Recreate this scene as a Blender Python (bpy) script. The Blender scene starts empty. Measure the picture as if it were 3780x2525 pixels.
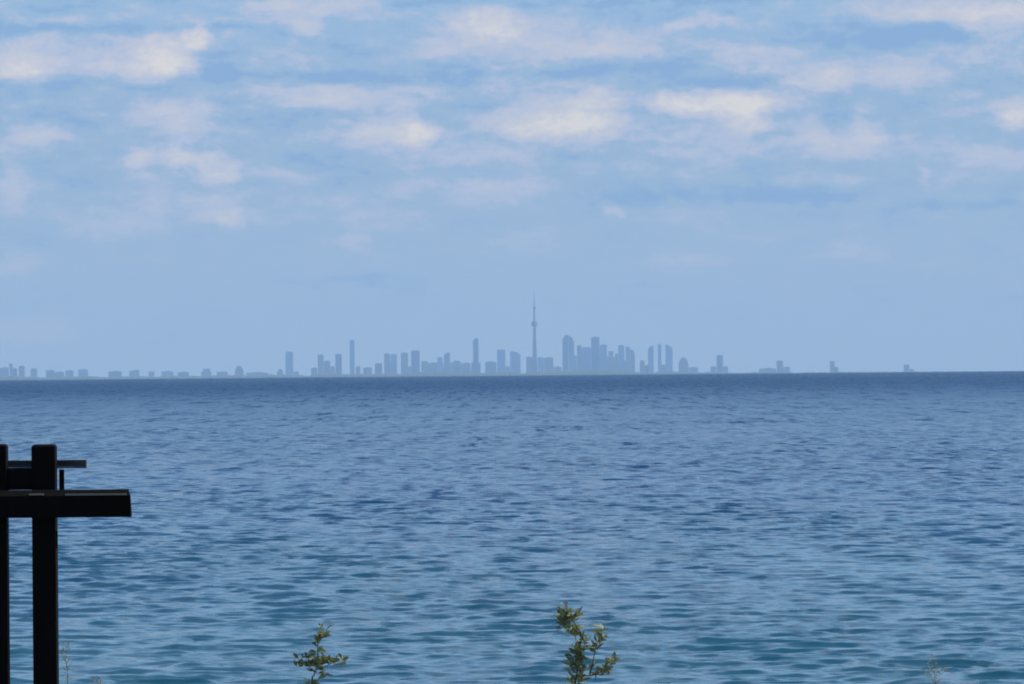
import bpy, bmesh, math, random
import numpy as np
from mathutils import Matrix, Vector

scene = bpy.context.scene
COL = scene.collection
random.seed(7)

# ---------------------------------------------------------------- camera
K = 6.1e-5                      # radians per photograph pixel (3780 px wide)
H = 7.5                        # eye height over the lake
REFF = 7.433e6                  # earth radius with refraction
ROLL, PITCH = 0.0090, 101.5 * K
FWD = Vector((0, math.cos(PITCH), math.sin(PITCH)))
UPV = Vector((0, -math.sin(PITCH), math.cos(PITCH)))
RGT = Vector((1, 0, 0))
cr, sr = math.cos(ROLL), math.sin(ROLL)
cx = RGT * cr - UPV * sr
cy = RGT * sr + UPV * cr
cz = -FWD
cam_d = bpy.data.cameras.new('camera')
cam = bpy.data.objects.new('camera', cam_d)
COL.objects.link(cam)
cam.matrix_world = Matrix(((cx.x, cy.x, cz.x, 0), (cx.y, cy.y, cz.y, 0), (cx.z, cy.z, cz.z, H), (0, 0, 0, 1)))
cam_d.sensor_width = 36
cam_d.lens = 18 / (1890 * K)
cam_d.clip_start = 0.5
cam_d.clip_end = 120000
scene.camera = cam


def at(px, py, D):
    """photograph pixel -> point at ground distance D"""
    u, v = (px - 1890) * K, (1262.5 - py) * K
    d = FWD + cx * u + cy * v
    return Vector((0, 0, H)) + d * (D / d.y)


# ---------------------------------------------------------------- sky, sun, exposure
SUN_EL, SUN_AZ = math.radians(50), math.radians(78)     # azimuth from +Y, positive = right
world = bpy.data.worlds.new('World')
scene.world = world
world.use_nodes = True
nt = world.node_tree
nt.nodes.clear()
NW = nt.nodes.new
LK = nt.links.new


def sock(n, v, i):
    if isinstance(v, (int, float)):
        n.inputs[i].default_value = v
    elif isinstance(v, tuple):
        n.inputs[i].default_value = v
    else:
        LK(v, n.inputs[i])


def wm(op, a, b=0.0, c=None, clamp=False):
    n = NW('ShaderNodeMath'); n.operation = op; n.use_clamp = clamp
    sock(n, a, 0); sock(n, b, 1)
    if c is not None: sock(n, c, 2)
    return n.outputs[0]


def wv(op, a, b=None, c=None):
    n = NW('ShaderNodeVectorMath'); n.operation = op
    sock(n, a, 0)
    if b is not None: sock(n, b, 1)
    if c is not None: sock(n, c, 2)
    return n


def wmix(f, a, b):
    n = NW('ShaderNodeMix'); n.data_type = 'RGBA'
    sock(n, f, 0); sock(n, a, 6); sock(n, b, 7)
    return n.outputs[2]


def wramp(v, a, b):
    n = NW('ShaderNodeMapRange'); n.interpolation_type = 'SMOOTHSTEP'
    sock(n, v, 0); n.inputs[1].default_value = a; n.inputs[2].default_value = b
    return n.outputs[0]


def wnoise(vec, scale, detail=4, rough=0.55, dist=0.0):
    n = NW('ShaderNodeTexNoise')
    sock(n, vec, 'Vector'); n.inputs['Scale'].default_value = scale
    n.inputs['Detail'].default_value = detail; n.inputs['Roughness'].default_value = rough
    n.inputs['Distortion'].default_value = dist
    return n


sky = NW('ShaderNodeTexSky')
sky.sky_type = 'NISHITA'
sky.sun_disc = False
sky.sun_elevation = SUN_EL
sky.sun_rotation = SUN_AZ
sky.air_density = 1.0
sky.dust_density = 0.3
sky.ozone_density = 3.0
tc = NW('ShaderNodeTexCoord')
sep = NW('ShaderNodeSeparateXYZ'); LK(tc.outputs['Generated'], sep.inputs[0])
SX, SY, SZ = sep.outputs
az = wm('ARCTAN2', SX, SY)
# sky chart: one unit = 100 * K radians; X grows with azimuth, Y with elevation
U = wm('MULTIPLY', az, 1 / (100 * K))
V = wm('MULTIPLY', wm('ARCSINE', SZ), 1 / (100 * K))
cmb = NW('ShaderNodeCombineXYZ'); LK(U, cmb.inputs[0]); LK(V, cmb.inputs[1])
chart = cmb.outputs[0]
stretch = wv('MULTIPLY', chart, (1.0, 2.6, 1.0)).outputs[0]
# billows: two octaves of displacement that ruffle the cloud outlines
w1 = wnoise(wv('MULTIPLY', chart, (1, 1.9, 1)).outputs[0], 0.55, 2)
w2 = wnoise(wv('MULTIPLY', chart, (1, 1.6, 1)).outputs[0], 2.2, 4, 0.6)
d1 = wv('MULTIPLY', wv('SUBTRACT', w1.outputs['Color'], (0.5, 0.5, 0.5)).outputs[0], (1.9, 0.8, 0)).outputs[0]
d2 = wv('MULTIPLY', wv('SUBTRACT', w2.outputs['Color'], (0.5, 0.5, 0.5)).outputs[0], (0.8, 0.5, 0)).outputs[0]
warped = wv('ADD', wv('ADD', chart, d1).outputs[0], d2).outputs[0]


def chart_xy(dx, dy):
    """position on a 2347-wide view of the sky -> chart units"""
    p = at(dx * 1.6106, dy * 1.6106, 1000.0) - Vector((0, 0, H))
    return math.atan2(p.x, p.y) / (100 * K), math.asin(p.z / p.length) / (100 * K)


CLOUDS = [  # x, y, half width, half height, strength, tilt
    (60, 128, 95, 42, .62, 0), (290, 130, 130, 48, .55, 0), (385, 130, 70, 55, .75, 0), (452, 84, 26, 34, .75, 0),
    (30, 165, 120, 32, .35, 0), (1120, 58, 90, 34, .8, 0), (1230, 95, 230, 42, .38, 0), (1400, 120, 110, 26, .3, 0),
    (700, 62, 70, 42, .42, 0), (790, 22, 100, 30, .35, 0), (1625, 44, 62, 20, .55, 0), (1560, 60, 40, 12, .4, 0),
    (2130, 20, 190, 40, .48, 0), (2300, 40, 90, 42, .6, 0), (720, 220, 120, 32, .5, 0), (930, 215, 85, 34, .38, 0),
    (410, 272, 108, 40, .5, 0), (425, 362, 66, 27, .85, 0), (500, 392, 36, 34, .6, 0), (315, 368, 42, 22, .5, 0),
    (350, 440, 60, 60, .26, 0), (500, 485, 90, 42, .48, 0), (540, 505, 40, 20, .35, 0), (870, 305, 105, 42, .55, 0),
    (955, 312, 38, 36, .7, 0), (1010, 355, 130, 30, .3, 0), (1230, 275, 115, 44, .78, 0), (1370, 258, 70, 52, .6, 0),
    (1330, 300, 140, 36, .5, 0), (1110, 280, 60, 34, .35, 0), (1660, 236, 150, 28, 1.0, 0), (1720, 275, 46, 40, .75, 0),
    (1540, 232, 60, 24, .55, 0), (1610, 320, 150, 46, .3, 0), (1920, 330, 100, 44, .34, 0), (1990, 285, 46, 50, .3, 0),
    (1860, 280, 40, 40, .28, 0), (2325, 262, 48, 36, .85, 0), (1880, 182, 90, 24, .5, 0), (2060, 165, 120, 42, .36, 0),
    (2280, 130, 120, 26, .3, 0), (1750, 135, 120, 34, .28, 0), (90, 310, 60, 30, .42, 0), (1150, 190, 110, 34, .36, 0),
    (80, 755, 95, 38, .36, 0), (260, 500, 130, 56, .24, 0), (815, 560, 40, 18, .3, 0), (1405, 480, 34, 16, .4, 0),
    (1130, 440, 190, 34, .26, 0), (1570, 600, 110, 18, .26, 0), (1950, 580, 100, 26, .26, 0), (2290, 362, 100, 30, .38, 0),
    (1880, 415, 90, 20, .26, 0), (30, 430, 40, 50, .3, 0), (40, 600, 40, 30, .25, 0), (860, 500, 110, 30, .2, 0),
    (1200, 380, 110, 26, .22, 0), (120, 45, 90, 10, .3, 0), (620, 10, 60, 16, .45, 0), (1190, 560, 80, 30, .14, 0),
    (2105, 395, 16, 26, .25, 0), (1600, 110, 200, 40, .18, 0), (700, 320, 60, 24, .24, 0), (640, 380, 60, 40, .14, 0),
]
GAPS = [  # clear, deeper blue stretches between the clouds
    (820, 178, 430, 20, .40), (500, 160, 60, 40, .45), (1320, 165, 260, 14, .36), (2060, 78, 270, 30, .5), (260, 62, 330, 16, .34),
    (1580, 450, 320, 22, .3), (980, 345, 30, 20, .1), (730, 370, 130, 22, .2), (1200, 6, 330, 10, .36), (1650, 190, 160, 14, .25),
    (2180, 470, 140, 22, .2), (860, 640, 260, 20, .14), (1940, 282, 34, 26, .3), (940, 215, 34, 14, .2), (130, 200, 300, 12, .16),
]


def blobs(lst, vec):
    tot = None
    for b in lst:
        x, y = chart_xy(b[0], b[1])
        s = wv('SUBTRACT', vec, (x, y, 0)).outputs[0]
        s = wv('MULTIPLY', s, (100 / (b[2] * 1.6106 * 1.33), 100 / (b[3] * 1.6106 * 1.33), 0)).outputs[0]
        L = wv('LENGTH', s).outputs['Value']
        m = wramp(L, 1.15, 0.15)
        tot = wm('MULTIPLY', m, b[4]) if tot is None else wm('MULTIPLY_ADD', m, b[4], tot)
    return tot


placed = blobs(CLOUDS, warped)
gaps = blobs(GAPS, wv('ADD', chart, d1).outputs[0])
# the same broken cloud everywhere else on the sky
nb = wnoise(stretch, 0.22, 6, 0.62, 0.3).outputs[0]
nf = wnoise(wv('MULTIPLY', chart, (1, 2.2, 1)).outputs[0], 0.9, 6, 0.62).outputs[0]
fine = wnoise(wv('MULTIPLY', chart, (1, 1.5, 1)).outputs[0], 2.6, 8, 0.68, 0.4).outputs[0]
bands = wnoise(wv('MULTIPLY', wv('ADD', chart, d1).outputs[0], (0.5, 2.6, 1)).outputs[0], 0.6, 5, 0.6).outputs[0]
veil = wm('MULTIPLY_ADD', wm('SUBTRACT', nb, 0.445), 1.5, wm('MULTIPLY', wm('SUBTRACT', nf, 0.5), 0.9))
veil = wm('MULTIPLY_ADD', wm('SUBTRACT', bands, 0.5), 1.1, veil)
veil = wm('MULTIPLY_ADD', wm('SUBTRACT', fine, 0.5), 0.4, veil)
lift = wramp(V, 1.0, 11.0)                       # cloud thins out into the haze over the horizon
veil = wm('MULTIPLY', veil, wm('MULTIPLY_ADD', lift, 0.70, 0.30))
placed = wm('MULTIPLY', placed, wm('MULTIPLY_ADD', wm('SUBTRACT', fine, 0.5), 1.0, 1.08))
dens = wm('ADD', wm('SUBTRACT', placed, wm('MULTIPLY', gaps, 1.0)), veil)
# high overhead the cloud field is seen from below: flat sheet projection
inv = wm('DIVIDE', 1.0, wm('MAXIMUM', wm('ADD', SZ, 0.08), 0.05))
flat = wv('SCALE', tc.outputs['Generated']); LK(inv, flat.inputs['Scale'])
hi = wnoise(flat.outputs[0], 1.6, 7, 0.6, 0.2).outputs[0]
hi_d = wm('MULTIPLY', wm('SUBTRACT', hi, 0.56), 3.0)
above = wramp(SZ, 0.06, 0.16)
n = NW('ShaderNodeMix'); n.data_type = 'FLOAT'; LK(above, n.inputs[0]); LK(dens, n.inputs[2]); LK(hi_d, n.inputs[3])
dens = n.outputs[0]
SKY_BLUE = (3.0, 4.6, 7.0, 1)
SKY_BRIGHT_BAND = (3.4, 5.9, 8.9, 1)  # unseen band above the view, brightened so the water reflects lighter
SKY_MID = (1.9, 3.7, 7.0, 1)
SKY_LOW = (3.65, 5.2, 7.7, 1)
CL_GREY = (4.75, 5.5, 7.25, 1)
CL_MID = (5.8, 6.05, 7.1, 1)
CL_LIT = (7.9, 7.5, 7.2, 1)
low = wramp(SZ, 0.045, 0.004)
hazy = wmix(low, wmix(wramp(SZ, 0.16, 0.45), wmix(wramp(SZ, 0.056, 0.14), SKY_BLUE, SKY_BRIGHT_BAND), SKY_MID), SKY_LOW)
zen = wramp(SZ, 0.2, 0.6)
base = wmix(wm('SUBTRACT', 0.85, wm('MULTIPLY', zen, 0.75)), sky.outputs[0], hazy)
c1 = wmix(wramp(dens, -0.28, 0.0), (2.5, 4.2, 6.9, 1), base)
nmask = n = NW('ShaderNodeMix'); n.data_type = 'RGBA'; LK(above, n.inputs[0]); LK(c1, n.inputs[6]); LK(base, n.inputs[7])
c2 = wmix(wramp(dens, 0.02, 0.40), n.outputs[2], CL_GREY)
c3 = wmix(wramp(dens, 0.26, 0.80), c2, CL_MID)
c3 = wmix(wramp(dens, 0.60, 1.55), c3, CL_LIT)
bg = NW('ShaderNodeBackground'); LK(c3, bg.inputs[0]); bg.inputs[1].default_value = 0.1
wo = NW('ShaderNodeOutputWorld'); LK(bg.outputs[0], wo.inputs[0])
world.cycles.sampling_method = 'MANUAL'
world.cycles.sample_map_resolution = 512

sun_d = bpy.data.lights.new('sun', 'SUN')
sun_d.energy = 4.0
sun_d.angle = math.radians(0.5)
sun_d.color = (1.0, 0.96, 0.92)
sun = bpy.data.objects.new('sun', sun_d)
COL.objects.link(sun)
sdir = Vector((math.sin(SUN_AZ) * math.cos(SUN_EL), math.cos(SUN_AZ) * math.cos(SUN_EL), math.sin(SUN_EL)))
sun.rotation_euler = sdir.to_track_quat('Z', 'Y').to_euler()

vs = scene.view_settings
vs.view_transform = 'Standard'
vs.look = 'None'
vs.exposure = 0.0
vs.gamma = 1.0
vs.use_curve_mapping = False
scene.cycles.use_denoising = True
scene.cycles.filter_width = 1.9
scene.cycles.max_bounces = 6
scene.cycles.volume_bounces = 1
scene.cycles.sample_clamp_indirect = 4


# ---------------------------------------------------------------- helpers
def tag(o, label=None, cat=None, group=None, kind=None):
    if label: o['label'] = label
    if cat: o['category'] = cat
    if group: o['group'] = group
    if kind: o['kind'] = kind
    return o


def empty(name, loc, label, cat, group=None):
    o = bpy.data.objects.new(name, None)
    o.empty_display_size = 0.2
    o.location = loc
    COL.objects.link(o)
    return tag(o, label, cat, group)


def link(name, me, m, parent=None, smooth=False):
    o = bpy.data.objects.new(name, me)
    if m and not me.materials: me.materials.append(m)
    COL.objects.link(o)
    if parent: o.parent = parent
    if smooth: me.shade_smooth()
    return o


def mesh(name, verts, faces):
    me = bpy.data.meshes.new(name)
    me.from_pydata([tuple(v) for v in verts], [], faces)
    me.update()
    return me


def mat(name):
    m = bpy.data.materials.new(name)
    m.use_nodes = True
    b = m.node_tree.nodes['Principled BSDF']
    return m, m.node_tree, b


def mnode(t, kind, **kw):
    n = t.nodes.new(kind)
    for k, v in kw.items():
        if k in n.inputs: n.inputs[k].default_value = v
        else: setattr(n, k, v)
    return n


def box_mesh(name, x0, x1, y0, y1, z0, z1, bevel=0.0):
    bm = bmesh.new()
    bmesh.ops.create_cube(bm, size=1)
    for v in bm.verts:
        v.co = Vector(((x0 + x1) / 2 + v.co.x * (x1 - x0), (y0 + y1) / 2 + v.co.y * (y1 - y0), (z0 + z1) / 2 + v.co.z * (z1 - z0)))
    if bevel:
        bmesh.ops.bevel(bm, geom=list(bm.edges), offset=bevel, segments=2, affect='EDGES', profile=0.6)
    me = bpy.data.meshes.new(name)
    bm.to_mesh(me); bm.free()
    return me


# ---------------------------------------------------------------- lake
def water_material():
    m, t, b = mat('lake_water')
    L = t.links.new
    tcn = t.nodes.new('ShaderNodeTexCoord')
    sp = t.nodes.new('ShaderNodeSeparateXYZ'); L(tcn.outputs['Object'], sp.inputs[0])
    # shallow, sandy-bottomed water near the shore is greener; broad patches of it drift outwards
    mr = mnode(t, 'ShaderNodeMapRange'); mr.inputs[1].default_value = 70; mr.inputs[2].default_value = 330
    mr.interpolation_type = 'SMOOTHSTEP'
    L(sp.outputs[1], mr.inputs[0])
    n1 = mnode(t, 'ShaderNodeTexNoise', Scale=0.05, Detail=3.0)
    mp = t.nodes.new('ShaderNodeMapping'); mp.inputs['Scale'].default_value = (1.2, 0.35, 1)
    L(tcn.outputs['Object'], mp.inputs[0]); L(mp.outputs[0], n1.inputs['Vector'])
    ad = mnode(t, 'ShaderNodeMath', operation='MULTIPLY_ADD'); L(n1.outputs[0], ad.inputs[0]); ad.inputs[1].default_value = 1.1; ad.inputs[2].default_value = -0.5
    a2 = mnode(t, 'ShaderNodeMath', operation='ADD', use_clamp=True); L(mr.outputs[0], a2.inputs[0]); L(ad.outputs[0], a2.inputs[1])
    mix = mnode(t, 'ShaderNodeMix', data_type='RGBA')
    mix.inputs[6].default_value = WATER_NEAR; mix.inputs[7].default_value = WATER_FAR
    L(a2.outputs[0], mix.inputs[0]); L(mix.outputs[2], b.inputs['Base Color'])
    b.inputs['IOR'].default_value = 1.333
    # unresolved wave slopes widen the reflection with distance
    rl = mnode(t, 'ShaderNodeVectorMath', operation='LENGTH'); L(tcn.outputs['Object'], rl.inputs[0])
    rm = mnode(t, 'ShaderNodeMapRange'); rm.inputs[1].default_value = 200; rm.inputs[2].default_value = 2000
    rm.inputs[3].default_value = 0.10; rm.inputs[4].default_value = 0.50; L(rl.outputs['Value'], rm.inputs[0])
    L(rm.outputs[0], b.inputs['Roughness'])
    # ripples too fine for the wave mesh: slopes from vector noise, steeper where the mesh carries fewer waves
    geo = t.nodes.new('ShaderNodeNewGeometry')
    ln = mnode(t, 'ShaderNodeVectorMath', operation='LENGTH'); L(tcn.outputs['Object'], ln.inputs[0])
    acc = None
    for sc, anis, ay, s0, s1 in RIPPLES:
        m2 = t.nodes.new('ShaderNodeMapping'); m2.inputs['Scale'].default_value = (anis, ay, 1)
        L(tcn.outputs['Object'], m2.inputs[0])
        r1 = mnode(t, 'ShaderNodeTexNoise', Scale=sc, Detail=3.0, Roughness=0.5, Distortion=0.3)
        L(m2.outputs[0], r1.inputs['Vector'])
        sb = mnode(t, 'ShaderNodeVectorMath', operation='SUBTRACT'); L(r1.outputs['Color'], sb.inputs[0]); sb.inputs[1].default_value = (.5, .5, .5)
        am = mnode(t, 'ShaderNodeMapRange'); am.inputs[1].default_value = 100; am.inputs[2].default_value = 1600
        am.inputs[3].default_value = s0; am.inputs[4].default_value = s1; L(ln.outputs['Value'], am.inputs[0])
        sl = mnode(t, 'ShaderNodeVectorMath', operation='SCALE'); L(sb.outputs[0], sl.inputs[0]); L(am.outputs[0], sl.inputs['Scale'])
        if acc is None: acc = sl.outputs[0]
        else:
            aa = mnode(t, 'ShaderNodeVectorMath', operation='ADD'); L(acc, aa.inputs[0]); L(sl.outputs[0], aa.inputs[1]); acc = aa.outputs[0]
    fl = mnode(t, 'ShaderNodeVectorMath', operation='MULTIPLY'); L(acc, fl.inputs[0]); fl.inputs[1].default_value = (0.7, 1.0, 0)
    # broad gust patches
    m3 = t.nodes.new('ShaderNodeMapping'); m3.inputs['Scale'].default_value = (0.03, 0.014, 1)
    L(tcn.outputs['Object'], m3.inputs[0])
    g = mnode(t, 'ShaderNodeTexNoise', Scale=1.0, Detail=5.0)
    L(m3.outputs[0], g.inputs['Vector'])
    gm = mnode(t, 'ShaderNodeMapRange'); gm.inputs[1].default_value = 0.35; gm.inputs[2].default_value = 0.65
    gm.inputs[3].default_value = 0.3; gm.inputs[4].default_value = 1.8
    m4 = t.nodes.new('ShaderNodeMapping'); m4.inputs['Scale'].default_value = (0.22, 0.020, 1); m4.inputs['Rotation'].default_value = (0, 0, 0.06)
    L(tcn.outputs['Object'], m4.inputs[0])
    g2 = mnode(t, 'ShaderNodeTexNoise', Scale=1.0, Detail=4.0, Distortion=0.5); L(m4.outputs[0], g2.inputs['Vector'])
    ga = mnode(t, 'ShaderNodeMath', operation='ADD'); L(g.outputs[0], ga.inputs[0]); L(g2.outputs[0], ga.inputs[1])
    gh = mnode(t, 'ShaderNodeMath', operation='MULTIPLY'); L(ga.outputs[0], gh.inputs[0]); gh.inputs[1].default_value = 0.5
    L(gh.outputs[0], gm.inputs[0])
    fg = mnode(t, 'ShaderNodeVectorMath', operation='SCALE'); L(fl.outputs[0], fg.inputs[0]); L(gm.outputs[0], fg.inputs['Scale'])
    sm = mnode(t, 'ShaderNodeVectorMath', operation='ADD'); L(geo.outputs['Normal'], sm.inputs[0]); L(fg.outputs[0], sm.inputs[1])
    bp = mnode(t, 'ShaderNodeVectorMath', operation='NORMALIZE'); L(sm.outputs[0], bp.inputs[0])
    L(bp.outputs[0], b.inputs['Normal'])
    return m


RIPPLES = [(2.6, 0.6, 1, 0.18, 0.4), (0.8, 0.5, 1, 0.28, 0.9), (0.10, 0.5, 1, 0.0, 0.8), (0.45, 1, 0.045, 0.2, 1.7), (1.3, 1, 0.08, 0.25, 1.3)]   # scale, stretch x, stretch y, slope near, slope far
WATER_NEAR = (0.014, 0.092, 0.140, 1)
WATER_FAR = (0.005, 0.052, 0.140, 1)


def build_lake():
    rs = [34.0]
    while rs[-1] < 3200:
        r = rs[-1]
        rs.append(r + (0.6 if r < 85 else max(0.15, r * 0.0015)))
    while rs[-1] < 36000:
        rs.append(rs[-1] * 1.008)
    rs = np.array(rs)
    inner = np.arange(-0.150, 0.1501, 0.0009)
    step, out = 0.0008, []
    a = 0.150
    while a < 1.15:
        step *= 1.12
        a += step
        out.append(a)
    out = np.array(out)
    ths = np.concatenate([-out[::-1], inner, out])
    R, T = np.meshgrid(rs, ths, indexing='ij')
    X = (R * np.sin(T)).ravel()
    Y = (R * np.cos(T)).ravel()
    Rr = R.ravel()
    dr = np.gradient(rs)
    dth = np.gradient(ths)
    S = np.maximum(dr[:, None] * 0.35, np.abs(dth)[None, :] * rs[:, None]).ravel()
    rng = np.random.default_rng(11)
    N = 100
    lam = np.exp(rng.uniform(math.log(0.4), math.log(7.0), N))
    th = rng.normal(0.0, 0.58, N) + 0.10
    slope = np.where(lam > 1.6, np.exp(-((lam - 1.6) / 2.0) ** 2), 1.0) * (0.55 + 0.45 * np.minimum(lam / 2.5, 1))
    slope *= SLOPE_RMS / math.sqrt((slope ** 2).sum() / 2)
    kk = 2 * np.pi / lam
    amp = slope / kk
    ph = rng.uniform(0, 2 * np.pi, N)
    Z = np.zeros_like(X); DX = np.zeros_like(X); DY = np.zeros_like(X)
    # gusts: wave height swells and calms in patches
    gust = 1 + 0.16 * np.sin(X / 23 + 1.3 * np.sin(Y / 61)) * np.sin(Y / 47 + 0.7 * np.sin(X / 31 + 2)) + 0.08 * np.sin(X / 9.1 + Y / 17.3)
    rough = np.clip((Rr - 500) / 2500, 0, 1) * np.minimum(0.08 * S, 0.30) * rng.normal(0, 1, len(X))   # crests between mesh rows
    Z += rough
    for i in range(N):
        kx, ky = kk[i] * math.sin(th[i]), -kk[i] * math.cos(th[i])
        f = np.clip((lam[i] / S - 1.3) / 1.5, 0, 1)
        idx = f > 0
        p = kx * X[idx] + ky * Y[idx] + ph[i]
        am = amp[i] * f[idx] * gust[idx]
        Z[idx] += am * np.cos(p)
        s = am * np.sin(p) * 1.3
        DX[idx] -= s * math.sin(th[i])
        DY[idx] += s * math.cos(th[i])
    DY -= LEAN * Z                                   # wind pushes the crests over towards this shore
    co = np.stack([X + DX, Y + DY, Z - Rr * Rr / (2 * REFF)], axis=1).astype(np.float32)
    nr, nc = R.shape
    g = np.arange(nr * nc).reshape(nr, nc)
    q = np.stack([g[:-1, :-1], g[:-1, 1:], g[1:, 1:], g[1:, :-1]], axis=-1).reshape(-1, 4)[:, ::-1].astype(np.int32)
    me = bpy.data.meshes.new('lake')
    me.vertices.add(len(co)); me.vertices.foreach_set('co', co.ravel())
    me.loops.add(q.size); me.loops.foreach_set('vertex_index', q.ravel())
    me.polygons.add(len(q))
    me.polygons.foreach_set('loop_start', np.arange(0, q.size, 4, dtype=np.int32))
    me.polygons.foreach_set('use_smooth', np.ones(len(q), dtype=bool))
    me.update(calc_edges=True)
    print('lake quads', len(q), 'normal z', me.polygons[1000].normal.z)
    o = link('water', me, water_material())
    tag(o, 'choppy blue lake reaching to the horizon', None, kind='structure')


SLOPE_RMS = 0.145
LEAN = 1.1
build_lake()

# ---------------------------------------------------------------- near bank (below the frame) and far shore
m_soil, t, b = mat('bank_soil')
nn = mnode(t, 'ShaderNodeTexNoise', Scale=1.5, Detail=8.0)
rp = t.nodes.new('ShaderNodeValToRGB')
rp.color_ramp.elements[0].color = (0.035, 0.05, 0.02, 1); rp.color_ramp.elements[1].color = (0.12, 0.10, 0.05, 1)
t.links.new(nn.outputs[0], rp.inputs[0]); t.links.new(rp.outputs[0], b.inputs['Base Color'])
b.inputs['Roughness'].default_value = 0.95


def ground_z(x, y):
    z = H - 1.65 - 0.028 * max(0, y - 4) + 0.05 * math.sin(x * 0.9 + y * 0.4) + 0.04 * math.sin(x * 0.37 - y * 0.8)
    if y > 30.5:
        z -= (y - 30.5) * 0.62
    return z


gv, gf = [], []
xs = [i * 1.5 for i in range(-50, 51)]
ys = [-25 + i * 1.5 for i in range(53)]
for y in ys:
    for x in xs:
        gv.append((x, y, ground_z(x, y)))
for j in range(len(ys) - 1):
    for i in range(len(xs) - 1):
        a = j * len(xs) + i
        gf.append((a, a + 1, a + 1 + len(xs), a + len(xs)))
tag(link('ground', mesh('ground', gv, gf), m_soil, smooth=True), 'grassy bank top above the lake', kind='structure')

m_grass, t, b = mat('grass_blade')
b.inputs['Base Color'].default_value = (0.07, 0.095, 0.03, 1); b.inputs['Roughness'].default_value = 0.8
gv, gf = [], []
for _ in range(9000):
    x, y = random.uniform(-12, 12), random.uniform(6, 32)
    z = ground_z(x, y); h = random.uniform(0.05, 0.15); a = random.uniform(0, 6.28)
    dx, dy = math.cos(a) * 0.006, math.sin(a) * 0.006
    lx, ly = random.uniform(-.08, .08), random.uniform(-.08, .08)
    i = len(gv)
    gv += [(x - dx, y - dy, z - .02), (x + dx, y + dy, z - .02), (x + dx * .7 + lx * .4, y + dy * .7 + ly * .4, z + h * .6), (x - dx * .7 + lx * .4, y - dy * .7 + ly * .4, z + h * .6), (x + lx, y + ly, z + h)]
    gf += [(i, i + 1, i + 2, i + 3), (i + 3, i + 2, i + 4)]
tag(link('grass', mesh('grass', gv, gf), m_grass), 'short grass on the bank top', 'grass', kind='stuff')

DC = 30000.0
ZC = -DC * DC / (2 * REFF)


def shore_z(D): return -D * D / (2 * REFF)


m_shore, t, b = mat('far_shore')
nn = mnode(t, 'ShaderNodeTexNoise', Scale=0.01, Detail=6.0)
tcn = t.nodes.new('ShaderNodeTexCoord'); t.links.new(tcn.outputs['Object'], nn.inputs['Vector'])
rp = t.nodes.new('ShaderNodeValToRGB')
rp.color_ramp.elements[0].color = (0.03, 0.05, 0.055, 1); rp.color_ramp.elements[1].color = (0.09, 0.12, 0.14, 1)
t.links.new(nn.outputs[0], rp.inputs[0]); t.links.new(rp.outputs[0], b.inputs['Base Color'])
b.inputs['Roughness'].default_value = 1.0
# wooded land: crown line in metres above the photograph's horizon, by photograph column
crest = [(-900, 9), (-300, 14), (0, 17), (60, 15), (110, 11), (150, 6), (180, 9), (230, 11), (300, 13), (345, 8), (380, 4), (410, 8), (460, 9), (520, 8),
         (560, 7), (640, 12), (700, 9), (720, 5), (760, 9), (830, 12), (900, 11), (960, 12), (1000, 13), (1050, 12), (1100, 12), (1130, 5),
         (1160, 12), (1240, 12), (1300, 9), (1400, 9), (1470, 4), (1500, 8), (1560, 18), (1700, 18), (1770, 12), (1785, 4), (1800, 12),
         (1900, 14), (1930, 3), (1950, 12), (2060, 14), (2100, 20), (2330, 18), (2345, 8), (2400, 10), (2418, 3), (2430, 10), (2500, 9), (2600, 4),
         (2640, 8), (2690, 5), (2740, 0), (2800, 4), (2900, 4), (2930, -4), (3050, -3), (3100, -2), (3300, -5), (4700, -12)]
gv, gf = [], []
px = -900
rr = random.Random(3)
rows = []
while px <= 4700:
    for (a, ha), (b2, hb) in zip(crest, crest[1:]):
        if a <= px <= b2:
            h = ha + (hb - ha) * (px - a) / (b2 - a)
            break
    h = h + rr.uniform(-3.5, 3.5) + 30.0 + (9 if 1140 < px < 2350 else 6 if px < 1000 else 3)
    x = (px - 1890) * K * DC
    rows.append((x, max(2.0, h)))
    px += 6
for k, (x, h) in enumerate(rows):
    for (dy, f) in ((-80, 0.0), (-40, 0.06), (60, 0.2), (100, 0.85), (140, 1.0), (420, 0.97), (1500, 0.6), (5600, 0.5)):
        D = DC + dy
        gv.append((x, D, shore_z(D) - 1.0 * (f == 0) + h * f))
for k in range(len(rows) - 1):
    for j in range(7):
        a = k * 8 + j
        gf.append((a, a + 8, a + 9, a + 1))
tag(link('far_shore', mesh('far_shore', gv, gf), m_shore), 'low hazy wooded shore under the skyline', kind='structure')

# ---------------------------------------------------------------- skyline
def facade(name, col, glass, storey=4.0, metal=0.0):
    m, t, b = mat(name)
    L = t.links.new
    tcn = t.nodes.new('ShaderNodeTexCoord')
    sp = t.nodes.new('ShaderNodeSeparateXYZ'); L(tcn.outputs['Object'], sp.inputs[0])
    w = mnode(t, 'ShaderNodeMath', operation='MULTIPLY'); L(sp.outputs[2], w.inputs[0]); w.inputs[1].default_value = 1 / storey
    fr = mnode(t, 'ShaderNodeMath', operation='FRACT'); L(w.outputs[0], fr.inputs[0])
    gt = mnode(t, 'ShaderNodeMath', operation='GREATER_THAN'); L(fr.outputs[0], gt.inputs[0]); gt.inputs[1].default_value = 0.35
    mx = mnode(t, 'ShaderNodeMix', data_type='RGBA'); L(gt.outputs[0], mx.inputs[0])
    mx.inputs[6].default_value = (*col, 1); mx.inputs[7].default_value = (*glass, 1)
    L(mx.outputs[2], b.inputs['Base Color'])
    b.inputs['Roughness'].default_value = 0.35
    b.inputs['Metallic'].default_value = metal
    return m


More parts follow.
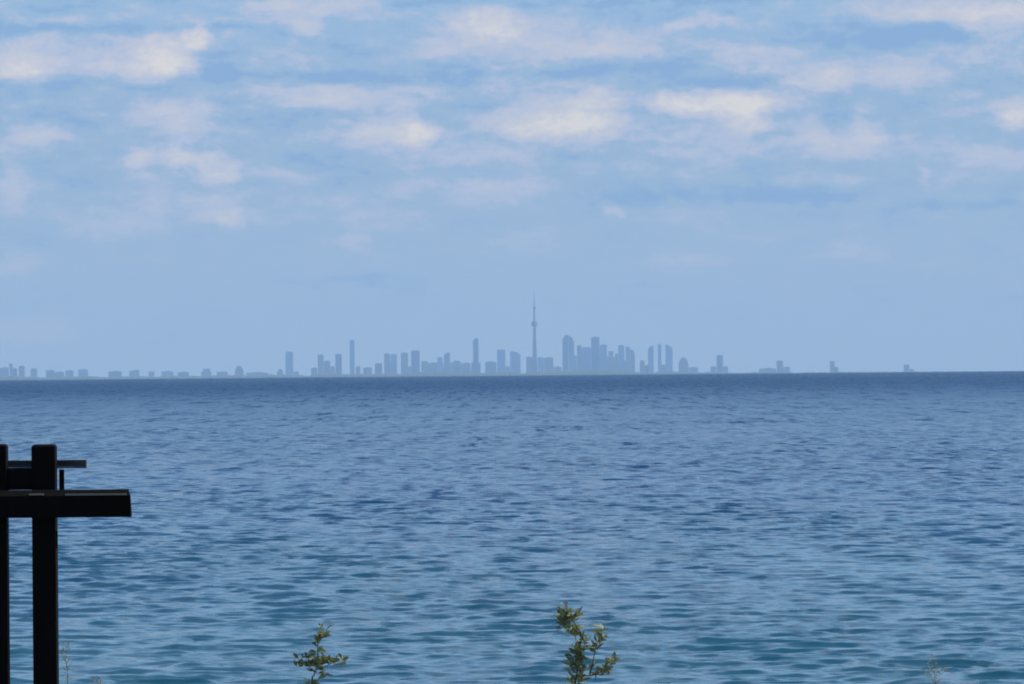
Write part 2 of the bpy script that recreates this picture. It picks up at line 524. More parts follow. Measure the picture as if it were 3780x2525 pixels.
M_CONC = facade('pale_concrete', (0.56, 0.63, 0.72), (0.32, 0.50, 0.75))
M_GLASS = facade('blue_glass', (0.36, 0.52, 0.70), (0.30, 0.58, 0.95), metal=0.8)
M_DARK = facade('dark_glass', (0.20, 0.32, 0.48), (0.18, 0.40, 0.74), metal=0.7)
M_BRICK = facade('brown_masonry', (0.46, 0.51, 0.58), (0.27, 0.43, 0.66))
MATS = {'c': M_CONC, 'g': M_GLASS, 'd': M_DARK, 'b': M_BRICK}


def prism(name, prof, depth, dz=0.0):
    """front outline (x, z) extruded back"""
    n = len(prof)
    v = [(x, -depth / 2, z) for x, z in prof] + [(x, depth / 2, z) for x, z in prof]
    f = [tuple(range(n)), tuple(range(2 * n - 1, n - 1, -1))]
    for i in range(n):
        j = (i + 1) % n
        f.append((j, i, i + n, j + n))
    return mesh(name, v, f)


def building(x0, x1, top, shape, mk, label, D=None, name='tower_block', group='buildings of the hazy skyline'):
    rr = random.Random(int(x0 * 7 + top))
    D = D or (DC + rr.uniform(1900, 2500) if ' behind ' in label and 'stub' not in label else DC + rr.uniform(250, 1500))
    p0, p1 = at(x0, top, D), at(x1, top, D)
    zb = shore_z(D)
    cxm = (p0.x + p1.x) / 2
    w = p1.x - p0.x
    h = (p0.z + p1.z) / 2 - zb
    o = empty(name, (cxm, D, zb), label, 'building', group)
    m = MATS[mk]
    hw = w / 2
    dep = max(22, min(w * 0.9, 45))
    if shape == 'flat':
        me = box_mesh('body', -hw, hw, -dep / 2, dep / 2, 0, h - 4); link('body', me, m, o)
        link('penthouse', box_mesh('penthouse', -hw * .55, hw * .45, -dep * .25, dep * .25, h - 4, h), M_CONC, o)
        if h > 70:
            link('podium', box_mesh('podium', -hw - 5, hw + 4, -dep / 2 - 6, dep / 2 + 4, 0, 19), M_CONC, o)
    elif shape == 'low':
        link('body', box_mesh('body', -hw, hw, -dep / 2, dep / 2, 0, h - 2.5), m, o)
        link('roof_plant', box_mesh('roof_plant', -hw * .3, hw * .5, -dep * .2, dep * .2, h - 2.5, h + 2), M_CONC, o)
    elif shape == 'step':
        link('body', box_mesh('body', -hw, hw, -dep / 2, dep / 2, 0, h * .8), m, o)
        link('setback', box_mesh('setback', -hw * .62, hw * .75, -dep * .35, dep * .35, h * .8, h), m, o)
    elif shape == 'slantr':    # roof falls to the right
        link('body', prism('body', [(-hw, 0), (hw, 0), (hw, h * .87), (hw * .3, h * .96), (-hw * .5, h), (-hw, h)], dep), m, o)
    elif shape == 'slantl':
        link('body', prism('body', [(-hw, 0), (hw, 0), (hw, h), (0, h), (-hw, h * .9)], dep), m, o)
    elif shape == 'round':     # shouldered, drum-like crown
        link('body', prism('body', [(-hw, 0), (hw, 0), (hw, h * .72), (hw * .8, h * .86), (hw * .35, h), (-hw * .35, h), (-hw * .8, h * .86), (-hw, h * .72)], dep), m, o)
    elif shape == 'peak':      # pyramid crown on a slim shaft, wider foot
        link('body', box_mesh('body', -hw, hw, -dep / 2, dep / 2, 0, h * .945), m, o)
        link('crown', prism('crown', [(-hw * .9, h * .945), (hw * .9, h * .945), (hw * .55, h), (-hw * .1, h * .995)], dep * .9), m, o)
        link('podium', box_mesh('podium', -hw * 1.7, hw * 1.7, -dep * .7, dep * .7, 0, h * .42), m, o)
    elif shape == 'wedge':     # tall on the left, falling to a low right end
        link('body', box_mesh('body', -hw, hw * .1, -dep / 2, dep / 2, 0, h), m, o)
        link('annex', box_mesh('annex', hw * .1, hw, -dep * .4, dep * .4, 0, h * .62), m, o)
    return o


B = [
    # far left low-rise
    (-160, -60, 1362, 'low', 'c', 'wide pale low block beyond the left end of the visible shore'),
    (0, 34, 1356, 'low', 'c', 'low block at the extreme left edge of the horizon'),
    (33, 48, 1341, 'flat', 'c', 'narrow stub tower behind the block at the extreme left edge'),
    (48, 64, 1359, 'low', 'b', 'low brown block just right of the narrow stub at the left edge'),
    (70, 92, 1350, 'flat', 'b', 'small square block above the timber posts, second tallest at far left'),
    (114, 138, 1359, 'flat', 'c', 'small block standing alone before the bright gap at far left'),
    (171, 202, 1366, 'low', 'b', 'low block right of the bright gap at far left'),
    (203, 238, 1372, 'low', 'c', 'lowest long block in the far left row'),
    (243, 272, 1366, 'low', 'c', 'low block in the middle of the far left row'),
    (290, 325, 1363, 'low', 'g', 'low glassy block closing the far left row on its right'),
    (401, 450, 1370, 'low', 'b', 'broad flat block standing alone left of the stepped low pair'),
    (478, 515, 1366, 'slantl', 'c', 'low block with a roof rising to the right, far left shore'),
    (549, 571, 1371, 'low', 'c', 'tiny square block between two wider low blocks on the left shore'),
    (597, 640, 1370, 'low', 'g', 'low block left half of a joined low pair on the left shore'),
    (657, 698, 1373, 'low', 'b', 'low block right half of a joined low pair on the left shore'),
    (743, 781, 1361, 'step', 'c', 'two-level block standing up from the left shore'),
    (801, 841, 1371, 'low', 'c', 'low block between the two-level block and the small peaked one'),
    (868, 899, 1351, 'round', 'b', 'small peaked block, tallest on the left shore before the towers'),
    (910, 990, 1374, 'low', 'c', 'long low block leading up to the first separate tower'),
    # blocks standing behind the others
    (2138, 2176, 1304, 'flat', 'c', 'pale block glimpsed behind the left side of the densest cluster'),
    (2190, 2236, 1308, 'flat', 'g', 'wide block behind the foot of the highest in the densest cluster'),
    (2236, 2292, 1322, 'flat', 'c', 'wide low block behind the falling right side of the densest cluster'),
    (2292, 2340, 1330, 'flat', 'b', 'low block behind the pair closing the densest cluster'),
    (1560, 1640, 1346, 'flat', 'c', 'long low block behind the left part of the long middle mass'),
    (1640, 1738, 1350, 'flat', 'g', 'long low block behind the right part of the long middle mass'),
    (1420, 1462, 1336, 'flat', 'b', 'low block behind the foot of the wide double slab'),
    (1176, 1234, 1354, 'flat', 'c', 'low block behind the cluster beside the slender tall tower'),
    # left group
    (1023, 1046, 1362, 'round', 'c', 'low rounded block at the left foot of the first separate tower'),
    (1054, 1082, 1297, 'flat', 'g', 'first separate tower on the left, broad and flat-topped'),
    (1084, 1102, 1371, 'low', 'c', 'low annex at the right foot of the first separate tower'),
    (1149, 1171, 1357, 'low', 'b', 'low shoulder block on the left of the three clustered towers'),
    (1173, 1195, 1308, 'flat', 'c', 'left tower of the cluster beside the slender tall tower'),
    (1196, 1219, 1331, 'flat', 'b', 'shorter middle block of the cluster beside the slender tall tower'),
    (1220, 1236, 1352, 'low', 'c', 'lowest block in the cluster left of the slender tall tower'),
    (1238, 1261, 1306, 'flat', 'd', 'dark tower closest on the left to the slender tall tower'),
    (1291, 1308, 1254, 'flat', 'g', 'slender tall flat-topped tower standing free on the left side'),
    (1313, 1330, 1352, 'low', 'c', 'low block just right of the slender tall free tower'),
    (1341, 1373, 1356, 'low', 'c', 'low block in the dip right of the slender tall free tower'),
    (1384, 1411, 1340, 'flat', 'b', 'short stocky block left of the wide slab tower'),
    (1418, 1440, 1304, 'flat', 'c', 'left half of the wide double slab left of centre'),
    (1442, 1465, 1306, 'flat', 'g', 'right half of the wide double slab left of centre'),
    (1480, 1506, 1301, 'flat', 'c', 'tower between the wide double slab and the broad dark slab'),
    (1507, 1518, 1352, 'low', 'c', 'narrow low block wedged before the broad dark slab'),
    (1518, 1549, 1293, 'flat', 'd', 'broad dark slab at the left of the long middle mass'),
    (1555, 1581, 1332, 'flat', 'c', 'first mid-height block right of the broad dark slab'),
    (1582, 1612, 1338, 'low', 'b', 'second mid-height block right of the broad dark slab'),
    (1610, 1636, 1319, 'step', 'g', 'stepped block leaning up against the leaning-roofed tower'),
    (1638, 1661, 1301, 'slantl', 'c', 'tower with a roof rising to the right in the long middle mass'),
    (1662, 1672, 1337, 'low', 'c', 'sliver block right of the tower with the rising roof'),
    (1673, 1700, 1331, 'flat', 'b', 'mid-height block halfway to the pointed tall tower'),
    (1702, 1736, 1339, 'low', 'c', 'mid-height block at the left foot of the pointed tall tower'),
    (1746, 1766, 1247, 'peak', 'd', 'pointed tall tower with a wider foot, left of the needle tower'),
    (1791, 1833, 1334, 'flat', 'c', 'wide mid-height block right of the pointed tall tower'),
    (1835, 1865, 1290, 'flat', 'g', 'square tower left of the pair before the needle tower'),
    (1867, 1882, 1352, 'low', 'c', 'low link block between the pair of towers before the needle tower'),
    (1883, 1921, 1296, 'slantr', 'g', 'tower with roof falling to the right, just left of the needle tower'),
    (1942, 1966, 1316, 'flat', 'c', 'block at the left foot of the needle tower'),
    (1981, 2008, 1318, 'flat', 'g', 'block at the right foot of the needle tower'),
    (2009, 2042, 1318, 'flat', 'c', 'flat-roofed block second to the right of the needle tower'),
    (2044, 2073, 1353, 'low', 'c', 'low block in the gap before the tall twin right of the needle tower'),
    (2076, 2097, 1237, 'slantl', 'd', 'tallest roof right of the needle tower, dark left half of the twin'),
    (2098, 2119, 1240, 'slantr', 'c', 'paler right half of the tallest twin right of the needle tower'),
    (2100, 2129, 1311, 'flat', 'g', 'block filling the foot of the paler twin'),
    (2130, 2147, 1274, 'flat', 'b', 'narrow tower right of the pale twin in the densest cluster'),
    (2148, 2181, 1281, 'flat', 'g', 'broad tower left of the highest one in the densest cluster'),
    (2182, 2212, 1243, 'flat', 'd', 'highest dark block in the middle of the densest cluster'),
    (2214, 2240, 1271, 'flat', 'g', 'tower directly right of the highest in the densest cluster'),
    (2241, 2267, 1296, 'step', 'c', 'stepped lower tower on the falling right side of the densest cluster'),
    (2270, 2281, 1304, 'flat', 'c', 'sliver tower at the left of the paired towers closing the cluster'),
    (2282, 2304, 1273, 'flat', 'g', 'left tower of the pair closing the densest cluster'),
    (2309, 2325, 1279, 'flat', 'g', 'right tower of the pair closing the densest cluster'),
    (2326, 2343, 1290, 'slantr', 'c', 'pale outermost tower at the right end of the densest cluster'),
    (2362, 2379, 1330, 'flat', 'b', 'short block left of the slim tower after the cluster'),
    (2380, 2412, 1346, 'low', 'c', 'low base block under the slim tower after the cluster'),
    (2392, 2412, 1277, 'slantl', 'g', 'slim tower standing apart just after the densest cluster'),
    (2428, 2441, 1270, 'flat', 'g', 'left slim tower of the bright-gapped pair'),
    (2441, 2456, 1346, 'low', 'c', 'low block filling the foot of the bright-gapped pair'),
    (2456, 2482, 1272, 'slantr', 'g', 'right tower of the bright-gapped pair, roof falling away'),
    (2505, 2540, 1320, 'round', 'b', 'rounded short block right of the bright-gapped pair'),
    (2542, 2576, 1355, 'low', 'c', 'low tail block right of the rounded short block'),
    (2623, 2643, 1352, 'low', 'c', 'low block at the left foot of the lone square tower'),
    (2645, 2668, 1310, 'flat', 'd', 'lone square tower right of the city centre'),
    (2669, 2687, 1352, 'low', 'c', 'low block at the right foot of the lone square tower'),
    (2802, 2864, 1359, 'low', 'c', 'long low building left of the short lone tower on the right'),
    (2867, 2890, 1330, 'flat', 'b', 'short lone tower beside a long low building on the right'),
    (2891, 2915, 1354, 'low', 'c', 'low block at the right foot of the short lone tower'),
    (3064, 3094, 1333, 'wedge', 'b', 'small wedge shape standing alone far right on the horizon'),
    (3337, 3371, 1346, 'wedge', 'c', 'faintest wedge, last one on the right of the horizon'),
]
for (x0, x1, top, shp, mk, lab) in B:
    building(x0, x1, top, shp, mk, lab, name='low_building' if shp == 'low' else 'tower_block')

# the needle tower
D = DC + 350
c = at(1972, 1072, D)
zb = shore_z(D)
HT = c.z - zb
o = empty('observation_tower', (c.x, D, zb), 'very tall slender tower with a round pod and needle mast', 'tower')


def lathe(name, prof, seg=20):
    v, f = [], []
    for r, z in prof:
        for k in range(seg):
            a = 2 * math.pi * k / seg
            v.append((r * math.cos(a), r * math.sin(a), z))
    for j in range(len(prof) - 1):
        for k in range(seg):
            k2 = (k + 1) % seg
            f.append((j * seg + k, j * seg + k2, (j + 1) * seg + k2, (j + 1) * seg + k))
    return mesh(name, v, f)


s = HT / 553.0
m_tw, t, b = mat('tower_concrete')
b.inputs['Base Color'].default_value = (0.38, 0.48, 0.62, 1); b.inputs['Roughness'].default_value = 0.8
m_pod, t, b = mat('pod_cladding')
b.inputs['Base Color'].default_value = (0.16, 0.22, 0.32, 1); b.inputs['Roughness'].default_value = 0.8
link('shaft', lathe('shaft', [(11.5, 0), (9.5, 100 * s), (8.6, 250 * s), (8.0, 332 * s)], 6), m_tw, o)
for k in range(3):
    a = math.radians(90 + 120 * k)
    dx, dy = math.cos(a), math.sin(a)
    px_, py_ = -dy * 3.2, dx * 3.2
    vv = []
    for z, r in ((0, 31), (60 * s, 23), (160 * s, 16), (331 * s, 9)):
        vv += [(px_, py_, z), (px_ + dx * r, py_ + dy * r, z), (-px_ + dx * r, -py_ + dy * r, z), (-px_, -py_, z)]
    ff = []
    for j in range(3):
        for q in range(4):
            a0 = j * 4 + q; a1 = j * 4 + (q + 1) % 4
            ff.append((a0, a1, a1 + 4, a0 + 4))
    link('buttress', mesh('buttress', vv, ff), m_tw, o)
pod = link('pod', lathe('pod', [(8, 326 * s), (17, 334 * s), (21.5, 338 * s), (22, 343 * s), (21, 347 * s), (20, 352 * s), (15, 358 * s), (9, 364 * s), (8, 366 * s)], 28), m_pod, o, True)
link('radome', lathe('radome', [(16, 331 * s), (22.6, 333 * s), (23.2, 336 * s), (22.4, 339 * s), (16, 340 * s)], 28), m_tw, pod, True)
link('upper_shaft', lathe('upper_shaft', [(8, 366 * s), (6.8, 440 * s)], 6), m_tw, o)
link('upper_pod', lathe('upper_pod', [(6.8, 438 * s), (9, 442 * s), (9.2, 449 * s), (7, 454 * s), (4.5, 456 * s)], 20), m_pod, o, True)
link('mast', lathe('mast', [(4.6, 456 * s), (4.2, 480 * s), (3.1, 481 * s), (2.7, 510 * s), (1.8, 511 * s), (1.2, 540 * s), (0.3, 553 * s)], 10), m_tw, o)

# ---------------------------------------------------------------- dark timber frame, left foreground
m_wood, t, b = mat('black_stained_timber')
L = t.links.new
tcn = t.nodes.new('ShaderNodeTexCoord')
mp = t.nodes.new('ShaderNodeMapping'); mp.inputs['Scale'].default_value = (30, 30, 2.5)
L(tcn.outputs['Object'], mp.inputs[0])
nz = mnode(t, 'ShaderNodeTexNoise', Scale=1.0, Detail=6.0, Roughness=0.65); L(mp.outputs[0], nz.inputs['Vector'])
rp = t.nodes.new('ShaderNodeValToRGB')
rp.color_ramp.elements[0].position = 0.35; rp.color_ramp.elements[0].color = (0.0008, 0.0008, 0.0008, 1)
rp.color_ramp.elements[1].position = 0.75; rp.color_ramp.elements[1].color = (0.0045, 0.004, 0.004, 1)
L(nz.outputs[0], rp.inputs[0]); L(rp.outputs[0], b.inputs['Base Color'])
b.inputs['Roughness'].default_value = 0.85
b.inputs['Specular IOR Level'].default_value = 0.15
bp = mnode(t, 'ShaderNodeBump', Strength=0.5, Distance=0.003); L(nz.outputs[0], bp.inputs['Height']); L(bp.outputs[0], b.inputs['Normal'])

m_grey, t, b = mat('weathered_grey_timber')
L = t.links.new
tcn = t.nodes.new('ShaderNodeTexCoord')
mp = t.nodes.new('ShaderNodeMapping'); mp.inputs['Scale'].default_value = (5, 60, 60)
L(tcn.outputs['Object'], mp.inputs[0])
nz = mnode(t, 'ShaderNodeTexNoise', Scale=1.0, Detail=5.0); L(mp.outputs[0], nz.inputs['Vector'])
rp = t.nodes.new('ShaderNodeValToRGB')
rp.color_ramp.elements[0].position = 0.35; rp.color_ramp.elements[0].color = (0.014, 0.014, 0.017, 1)
rp.color_ramp.elements[1].position = 0.7; rp.color_ramp.elements[1].color = (0.075, 0.075, 0.085, 1)
L(nz.outputs[0], rp.inputs[0]); L(rp.outputs[0], b.inputs['Base Color'])
b.inputs['Roughness'].default_value = 0.8

m_lit_edge, t, b = mat('lit_edge_grey')  # lighter grey painted in for light caught along the beam's chamfer
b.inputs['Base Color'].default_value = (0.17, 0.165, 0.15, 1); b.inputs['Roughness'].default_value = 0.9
DF = 27.0
org = at(162, 2600, DF)
gz = ground_z(org.x, DF) - 0.4
fr = empty('timber_frame', (org.x, DF, gz), 'black timber frame of posts and crossbeams against the lake', 'timber frame')


def loc(px, py, D=DF):
    p = at(px, py, D)
    return p.x - org.x, p.z - gz


def timber(name, px0, px1, py0, py1, y0, y1, m=m_wood, bevel=0.006, lab=None):
    """board spanning photograph rows/columns, y0..y1 in depth relative to the frame"""
    cxp, cyp = (px0 + px1) / 2, (py0 + py1) / 2
    Dd = DF + y0
    xa = loc(px0, cyp, Dd)[0]; xb = loc(px1, cyp, Dd)[0]
    zt = loc(cxp, py0, Dd)[1]; zl = loc(cxp, py1, Dd)[1]
    o = link(name, box_mesh(name, xa, xb, y0, y1, zl, zt, bevel), m, fr)
    if lab: o['label'] = lab
    return o


def post(px0, px1, py0):
    xa, _ = loc(px0, 2100); xb, _ = loc(px1, 2100)
    zt = loc((px0 + px1) / 2, py0)[1]
    w = xb - xa
    bm = bmesh.new()
    bmesh.ops.create_cube(bm, size=1)
    for v in bm.verts:
        v.co = Vector(((xa + xb) / 2 + v.co.x * w, 0.07 + v.co.y * 0.14, zt / 2 + v.co.z * zt))
    es = [e for e in bm.edges if all(v.co.z > zt - 0.01 for v in e.verts)]
    bmesh.ops.bevel(bm, geom=es, offset=0.013, segments=1, affect='EDGES')
    es = [e for e in bm.edges if abs(e.verts[0].co.z - e.verts[1].co.z) > 1]
    bmesh.ops.bevel(bm, geom=es, offset=0.005, segments=2, affect='EDGES')
    me = bpy.data.meshes.new('post'); bm.to_mesh(me); bm.free()
    return link('post', me, m_wood, fr)


post(119, 206, 1641)
post(-62, 25, 1640)
# main beam, bolted on the camera side of the posts: chamfered top edge and end
xl, _ = loc(-760, 1866, DF - 0.10); xr, _ = loc(482, 1866, DF - 0.10); xr2, _ = loc(471, 1866, DF - 0.10)
z_t = loc(400, 1808, DF - 0.1)[1]; z_s = loc(400, 1829, DF - 0.1)[1]; z_b = loc(400, 1909, DF - 0.1)[1]
prof = [(-0.102, z_b), (-0.102, z_s), (-0.07, z_t), (-0.003, z_t), (-0.003, z_b)]
vv = [(xl, y, z) for y, z in prof] + [((xr2 if z > z_s + .001 else xr), y, z) for y, z in prof]
n = 5
ff = [tuple(range(n - 1, -1, -1)), tuple(range(n, 2 * n))] + [(i, (i + 1) % n, (i + 1) % n + n, i + n) for i in range(n)]
bmsh = mesh('beam', vv, ff)
bm = bmesh.new(); bm.from_mesh(bmsh); bmesh.ops.recalc_face_normals(bm, faces=bm.faces); bm.to_mesh(bmsh); bm.free()
beam = link('beam', bmsh, m_wood, fr)
timber('lit_edge_strip', 240, 466, 1823, 1829, -0.113, -0.088, m_lit_edge, 0.001, 'thin grey strip painted as the lit beam edge')
timber('lit_edge_strip', 106, 160, 1823, 1829, -0.113, -0.088, m_lit_edge, 0.001, 'short grey strip painted as the lit beam edge')
timber('panel_board', -700, 125, 1733, 1812, 0.02, 0.06, m_wood, 0.004)
timber('filler_board', -700, 125, 1731, 1812, 0.143, 0.146, m_wood, 0.0)
timber('top_rail', -700, 318, 1702, 1728, 0.145, 0.185, m_grey, 0.004, 'thin weathered grey top rail')
timber('rail_underlay', -700, 318, 1729, 1733, 0.147, 0.18, m_wood, 0.001)
timber('spindle', 218, 236, 1733, 1812, 0.15, 0.178, m_wood, 0.003)
timber('hinge_plate', 205, 212, 1958, 2024, 0.03, 0.06, m_wood, 0.002)

# ---------------------------------------------------------------- plants on the bank edge
def leaf_mat(name, col, tr):
    m, t, b = mat(name)
    L = t.links.new
    oi = t.nodes.new('ShaderNodeObjectInfo')
    hs = t.nodes.new('ShaderNodeHueSaturation'); hs.inputs['Color'].default_value = (*col, 1)
    mr = mnode(t, 'ShaderNodeMapRange'); mr.inputs[3].default_value = 0.45; mr.inputs[4].default_value = 1.7
    L(oi.outputs['Random'], mr.inputs[0]); L(mr.outputs[0], hs.inputs['Value'])
    L(hs.outputs[0], b.inputs['Base Color']); b.inputs['Roughness'].default_value = 0.6
    tl = t.nodes.new('ShaderNodeBsdfTranslucent'); tl.inputs[0].default_value = (*tr, 1)
    ms = t.nodes.new('ShaderNodeMixShader'); ms.inputs[0].default_value = 0.25
    L(b.outputs[0], ms.inputs[1]); L(tl.outputs[0], ms.inputs[2])
    L(ms.outputs[0], t.nodes['Material Output'].inputs[0])
    return m


M_LEAF = leaf_mat('olive_leaf', (0.21, 0.225, 0.10), (0.26, 0.28, 0.10))
M_BUD = leaf_mat('pale_bud', (0.32, 0.33, 0.22), (0.3, 0.32, 0.18))
M_STEM = leaf_mat('dry_stem', (0.07, 0.065, 0.04), (0.05, 0.05, 0.03))


def leaf_mesh(name, ln, w, curl):
    v, f = [], []
    for i, (t_, ww) in enumerate(((0, .12), (.2, .7), (.45, 1), (.7, .75), (.9, .3), (1, 0.04))):
        z = ln * t_; sag = -curl * ln * t_ * t_
        v += [(-w * ww / 2, sag + 0.18 * w * ww, z), (0, sag, z), (w * ww / 2, sag + 0.18 * w * ww, z)]
    for i in range(5):
        a = i * 3
        f += [(a, a + 1, a + 4, a + 3), (a + 1, a + 2, a + 5, a + 4)]
    return mesh(name, v, f)


LEAVES = [leaf_mesh('leaf', 0.045, 0.020, .25), leaf_mesh('leaf', 0.034, 0.017, .5), leaf_mesh('leaf', 0.055, 0.018, .35), leaf_mesh('leaf', .026, .015, .1)]
for me in LEAVES: me.materials.append(M_LEAF); me.shade_smooth()
BUDS = [leaf_mesh('bud', 0.018, 0.011, .05), leaf_mesh('bud', 0.013, 0.009, .1)]
for me in BUDS: me.materials.append(M_BUD); me.shade_smooth()


def tube(name, pts, rads, seg=6):
    v, f = [], []
    for i, p in enumerate(pts):
        d = (pts[min(i + 1, len(pts) - 1)] - pts[max(i - 1, 0)]).normalized()
        a = d.cross(Vector((0, 1, 0.01))).normalized(); b_ = d.cross(a)
        for k in range(seg):
            an = 2 * math.pi * k / seg
            v.append(p + (a * math.cos(an) + b_ * math.sin(an)) * rads[i])
    for j in range(len(pts) - 1):
        for k in range(seg):
            k2 = (k + 1) % seg
            f.append((j * seg + k, j * seg + k2, (j + 1) * seg + k2, (j + 1) * seg + k))
    return mesh(name, v, f)


def smooth_path(P, n=5):
    out = []
    for i in range(len(P) - 1):
        p0, p1, p2, p3 = P[max(i - 1, 0)], P[i], P[i + 1], P[min(i + 2, len(P) - 1)]
        for k in range(n):
            t_ = k / n
            out.append(0.5 * ((2 * p1) + (p2 - p0) * t_ + (2 * p0 - 5 * p1 + 4 * p2 - p3) * t_ * t_ + (3 * p1 - p0 - 3 * p2 + p3) * t_ ** 3))
    out.append(P[-1])
    return out


def plant(name, D, base_px, stems, clusters, label, r0=0.004, cat='plant', leafset=None, seed=1, scale=1.0, dense=1.0):
    rg = random.Random(seed)
    b0 = at(base_px, 2600, D)
    z0 = ground_z(b0.x, D) - 0.03
    o = empty(name, (b0.x, D, z0), label, cat, None)
    off = Vector((b0.x, D, z0))
    for si, st in enumerate(stems):
        P = []
        if st[0] == 'G':
            P.append(Vector((0, 0, 0)))
            st = st[1:]
        P += [at(x, y, D + dd) - off for (x, y, dd) in st]
        pts = smooth_path(P)
        rr_ = [r0 * (1 - 0.75 * i / (len(pts) - 1)) * (1 if si == 0 else .6) for i in range(len(pts))]
        link('stem' if si == 0 else 'branch', tube('stem', pts, rr_), M_STEM, o, True)
    for (x0, y0, x1, y1, spread, nl, kind, up) in clusters:   # leaves along a line from (x0,y0) to (x1,y1)
        for i in range(int(nl * 2.2 * dense)):
            t_ = rg.random()
            sgn = rg.uniform(-1, 1)
            px_ = x0 + (x1 - x0) * t_ + sgn * spread * .33
            py_ = y0 + (y1 - y0) * t_ + rg.uniform(-1, 1) * spread * .3
            p = at(px_, py_, D + rg.uniform(-.03, .03)) - off
            me = rg.choice(BUDS if kind == 'bud' else (leafset or LEAVES))
            lf = link('bud' if kind == 'bud' else 'leaf', me, None, o)
            lf.location = p
            dirv = Vector((sgn * 1.1 + rg.uniform(-.5, .5), rg.uniform(-.9, .9), up + rg.uniform(-.5, .6))).normalized()
            q = dirv.to_track_quat('Z', 'Y')
            from mathutils import Quaternion
            lf.rotation_mode = 'QUATERNION'
            lf.rotation_quaternion = q @ Quaternion((0, 0, 1), rg.uniform(0, 6.28))
            sc = rg.uniform(.55, 1.1) * scale
            lf.scale = (sc, sc, sc)
    return o


plant('leafy_weed', 22.0, 1150,
      [['G', (1150, 2545, 0), (1160, 2490, 0), (1176, 2440, 0), (1172, 2395, 0), (1178, 2350, 0), (1186, 2312, 0)],
       [(1162, 2480, 0), (1130, 2455, .02), (1098, 2445, .03)], [(1170, 2470, 0), (1205, 2458, -.02), (1240, 2440, -.03), (1262, 2436, -.03)],
       [(1165, 2462, 0), (1195, 2478, 0), (1218, 2500, .02)], [(1150, 2540, 0), (1128, 2520, 0)]],
      [(1172, 2378, 1200, 2335, 16, 10, 'leaf', .5), (1184, 2330, 1187, 2308, 12, 8, 'bud', .9), (1168, 2415, 1178, 2385, 14, 3, 'leaf', .2),
       (1105, 2448, 1170, 2455, 34, 17, 'leaf', .3), (1170, 2440, 1250, 2450, 30, 15, 'leaf', .5), (1160, 2470, 1215, 2490, 16, 4, 'leaf', -.2),
       (1170, 2455, 1200, 2480, 22, 6, 'bud', .4), (1255, 2440, 1270, 2430, 14, 2, 'leaf', .6), (1140, 2515, 1160, 2545, 28, 9, 'leaf', .3),
       (1095, 2430, 1135, 2425, 12, 3, 'leaf', .6)],
      'small weed with a leafy cross-shaped top at bottom, left of centre', seed=3, dense=1.6)

plant('tall_weed', 21.0, 2110,
      [['G', (2122, 2560, 0), (2130, 2480, 0), (2138, 2400, 0), (2146, 2350, 0), (2128, 2310, 0), (2098, 2270, 0), (2086, 2222, 0)],
       [(2132, 2420, 0), (2126, 2360, .02), (2112, 2310, .02)], [(2140, 2494, 0), (2178, 2494, -.02), (2205, 2487, -.02), (2240, 2468, -.03), (2266, 2440, -.03), (2276, 2430, -.03)],
       [(2178, 2490, -.02), (2190, 2440, -.02), (2196, 2400, 0), (2208, 2365, 0), (2222, 2325, 0)], [(2178, 2492, -.02), (2176, 2466, 0)],
       [(2200, 2490, -.02), (2198, 2512, -.02)]],
      [(2088, 2262, 2084, 2218, 18, 10, 'bud', 1.0), (2075, 2325, 2090, 2255, 26, 26, 'leaf', .5), (2095, 2300, 2128, 2268, 30, 18, 'leaf', .5),
       (2110, 2325, 2135, 2315, 24, 12, 'leaf', .2), (2095, 2275, 2115, 2300, 26, 10, 'bud', .5), (2122, 2340, 2160, 2345, 24, 10, 'leaf', .5),
       (2140, 2400, 2158, 2355, 24, 14, 'leaf', .5), (2112, 2480, 2118, 2400, 22, 16, 'leaf', .7), (2142, 2490, 2144, 2410, 22, 18, 'leaf', .7),
       (2126, 2550, 2130, 2400, 26, 26, 'leaf', .6), (2120, 2500, 2135, 2390, 22, 14, 'bud', .7), (2120, 2550, 2136, 2500, 40, 14, 'leaf', .4),
       (2204, 2388, 2222, 2345, 20, 15, 'leaf', .5), (2222, 2335, 2232, 2318, 10, 4, 'leaf', .3), (2198, 2420, 2200, 2395, 8, 3, 'leaf', .6),
       (2205, 2488, 2245, 2465, 16, 13, 'leaf', .3), (2240, 2468, 2252, 2480, 14, 4, 'leaf', -.3), (2250, 2455, 2272, 2436, 14, 9, 'leaf', .5),
       (2258, 2432, 2275, 2428, 12, 5, 'bud', .5), (2174, 2470, 2178, 2462, 6, 3, 'leaf', .5)],
      'tall leafy weed with two side branches at bottom, right of centre', r0=0.0055, seed=5)

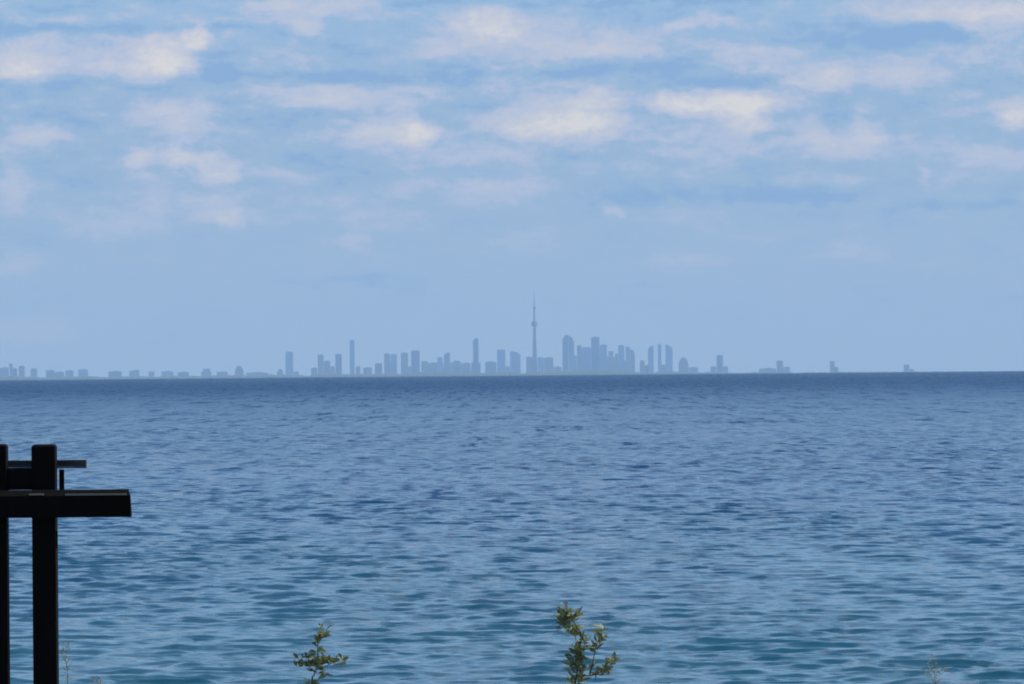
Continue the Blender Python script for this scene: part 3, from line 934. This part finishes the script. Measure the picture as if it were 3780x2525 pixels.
M_THIN = [leaf_mesh('leaf', 0.030, 0.006, .2), leaf_mesh('leaf', 0.020, 0.005, .3)]
for me in M_THIN: me.materials.append(M_BUD)
plant('thin_stalk', 21.5, 252,
      [['G', (250, 2540, 0), (249, 2480, 0), (244, 2430, 0), (243, 2375, 0)], [(248, 2450, 0), (230, 2420, 0), (226, 2398, 0)], [(249, 2470, 0), (268, 2440, .01)]],
      [(250, 2520, 243, 2376, 22, 22, 'leaf', .8), (228, 2420, 226, 2396, 10, 5, 'leaf', .8)],
      'thin faint stalk just right of the black timber post', r0=0.0022, leafset=M_THIN, seed=8)
plant('bent_stalk', 21.5, 372,
      [['G', (372, 2545, 0), (358, 2512, 0), (346, 2503, 0), (332, 2500, 0)], [(366, 2530, 0), (340, 2522, 0), (325, 2522, 0)]],
      [(345, 2503, 372, 2535, 16, 8, 'leaf', .2)],
      'small bent stalk tip at the bottom edge, right of the thin faint stalk', r0=0.0022, leafset=M_THIN, seed=9)
plant('feathery_stalk', 21.5, 3450,
      [['G', (3452, 2545, 0), (3450, 2500, 0), (3446, 2450, 0), (3438, 2405, 0)], [(3450, 2500, 0), (3475, 2470, 0), (3500, 2450, 0)],
       [(3449, 2480, 0), (3420, 2465, 0), (3402, 2470, 0)], [(3448, 2465, 0), (3460, 2435, 0), (3466, 2415, 0)], [(3452, 2520, 0), (3480, 2505, 0), (3510, 2506, 0)],
       [(3452, 2520, 0), (3425, 2495, 0), (3408, 2490, 0)]],
      [(3450, 2535, 3442, 2420, 34, 30, 'leaf', .7), (3460, 2500, 3500, 2460, 12, 9, 'leaf', .5), (3425, 2495, 3405, 2470, 12, 6, 'leaf', .5)],
      'faint feathery stalk at the bottom right of the lake', r0=0.0016, leafset=M_THIN, seed=10)

# ---------------------------------------------------------------- haze
me = box_mesh('haze', -36000, 36000, -3000, 37000, -92, 560)
m = bpy.data.materials.new('haze')
m.use_nodes = True
t = m.node_tree
t.nodes.clear()
pv = t.nodes.new('ShaderNodeVolumePrincipled')
pv.inputs['Color'].default_value = (0.61, 0.84, 1.0, 1)
pv.inputs['Density'].default_value = 3.3e-5
pv.inputs['Anisotropy'].default_value = 0.0
out = t.nodes.new('ShaderNodeOutputMaterial')
t.links.new(pv.outputs[0], out.inputs['Volume'])
tag(link('haze', me, m), 'pale blue haze over the lake', 'haze', kind='stuff')
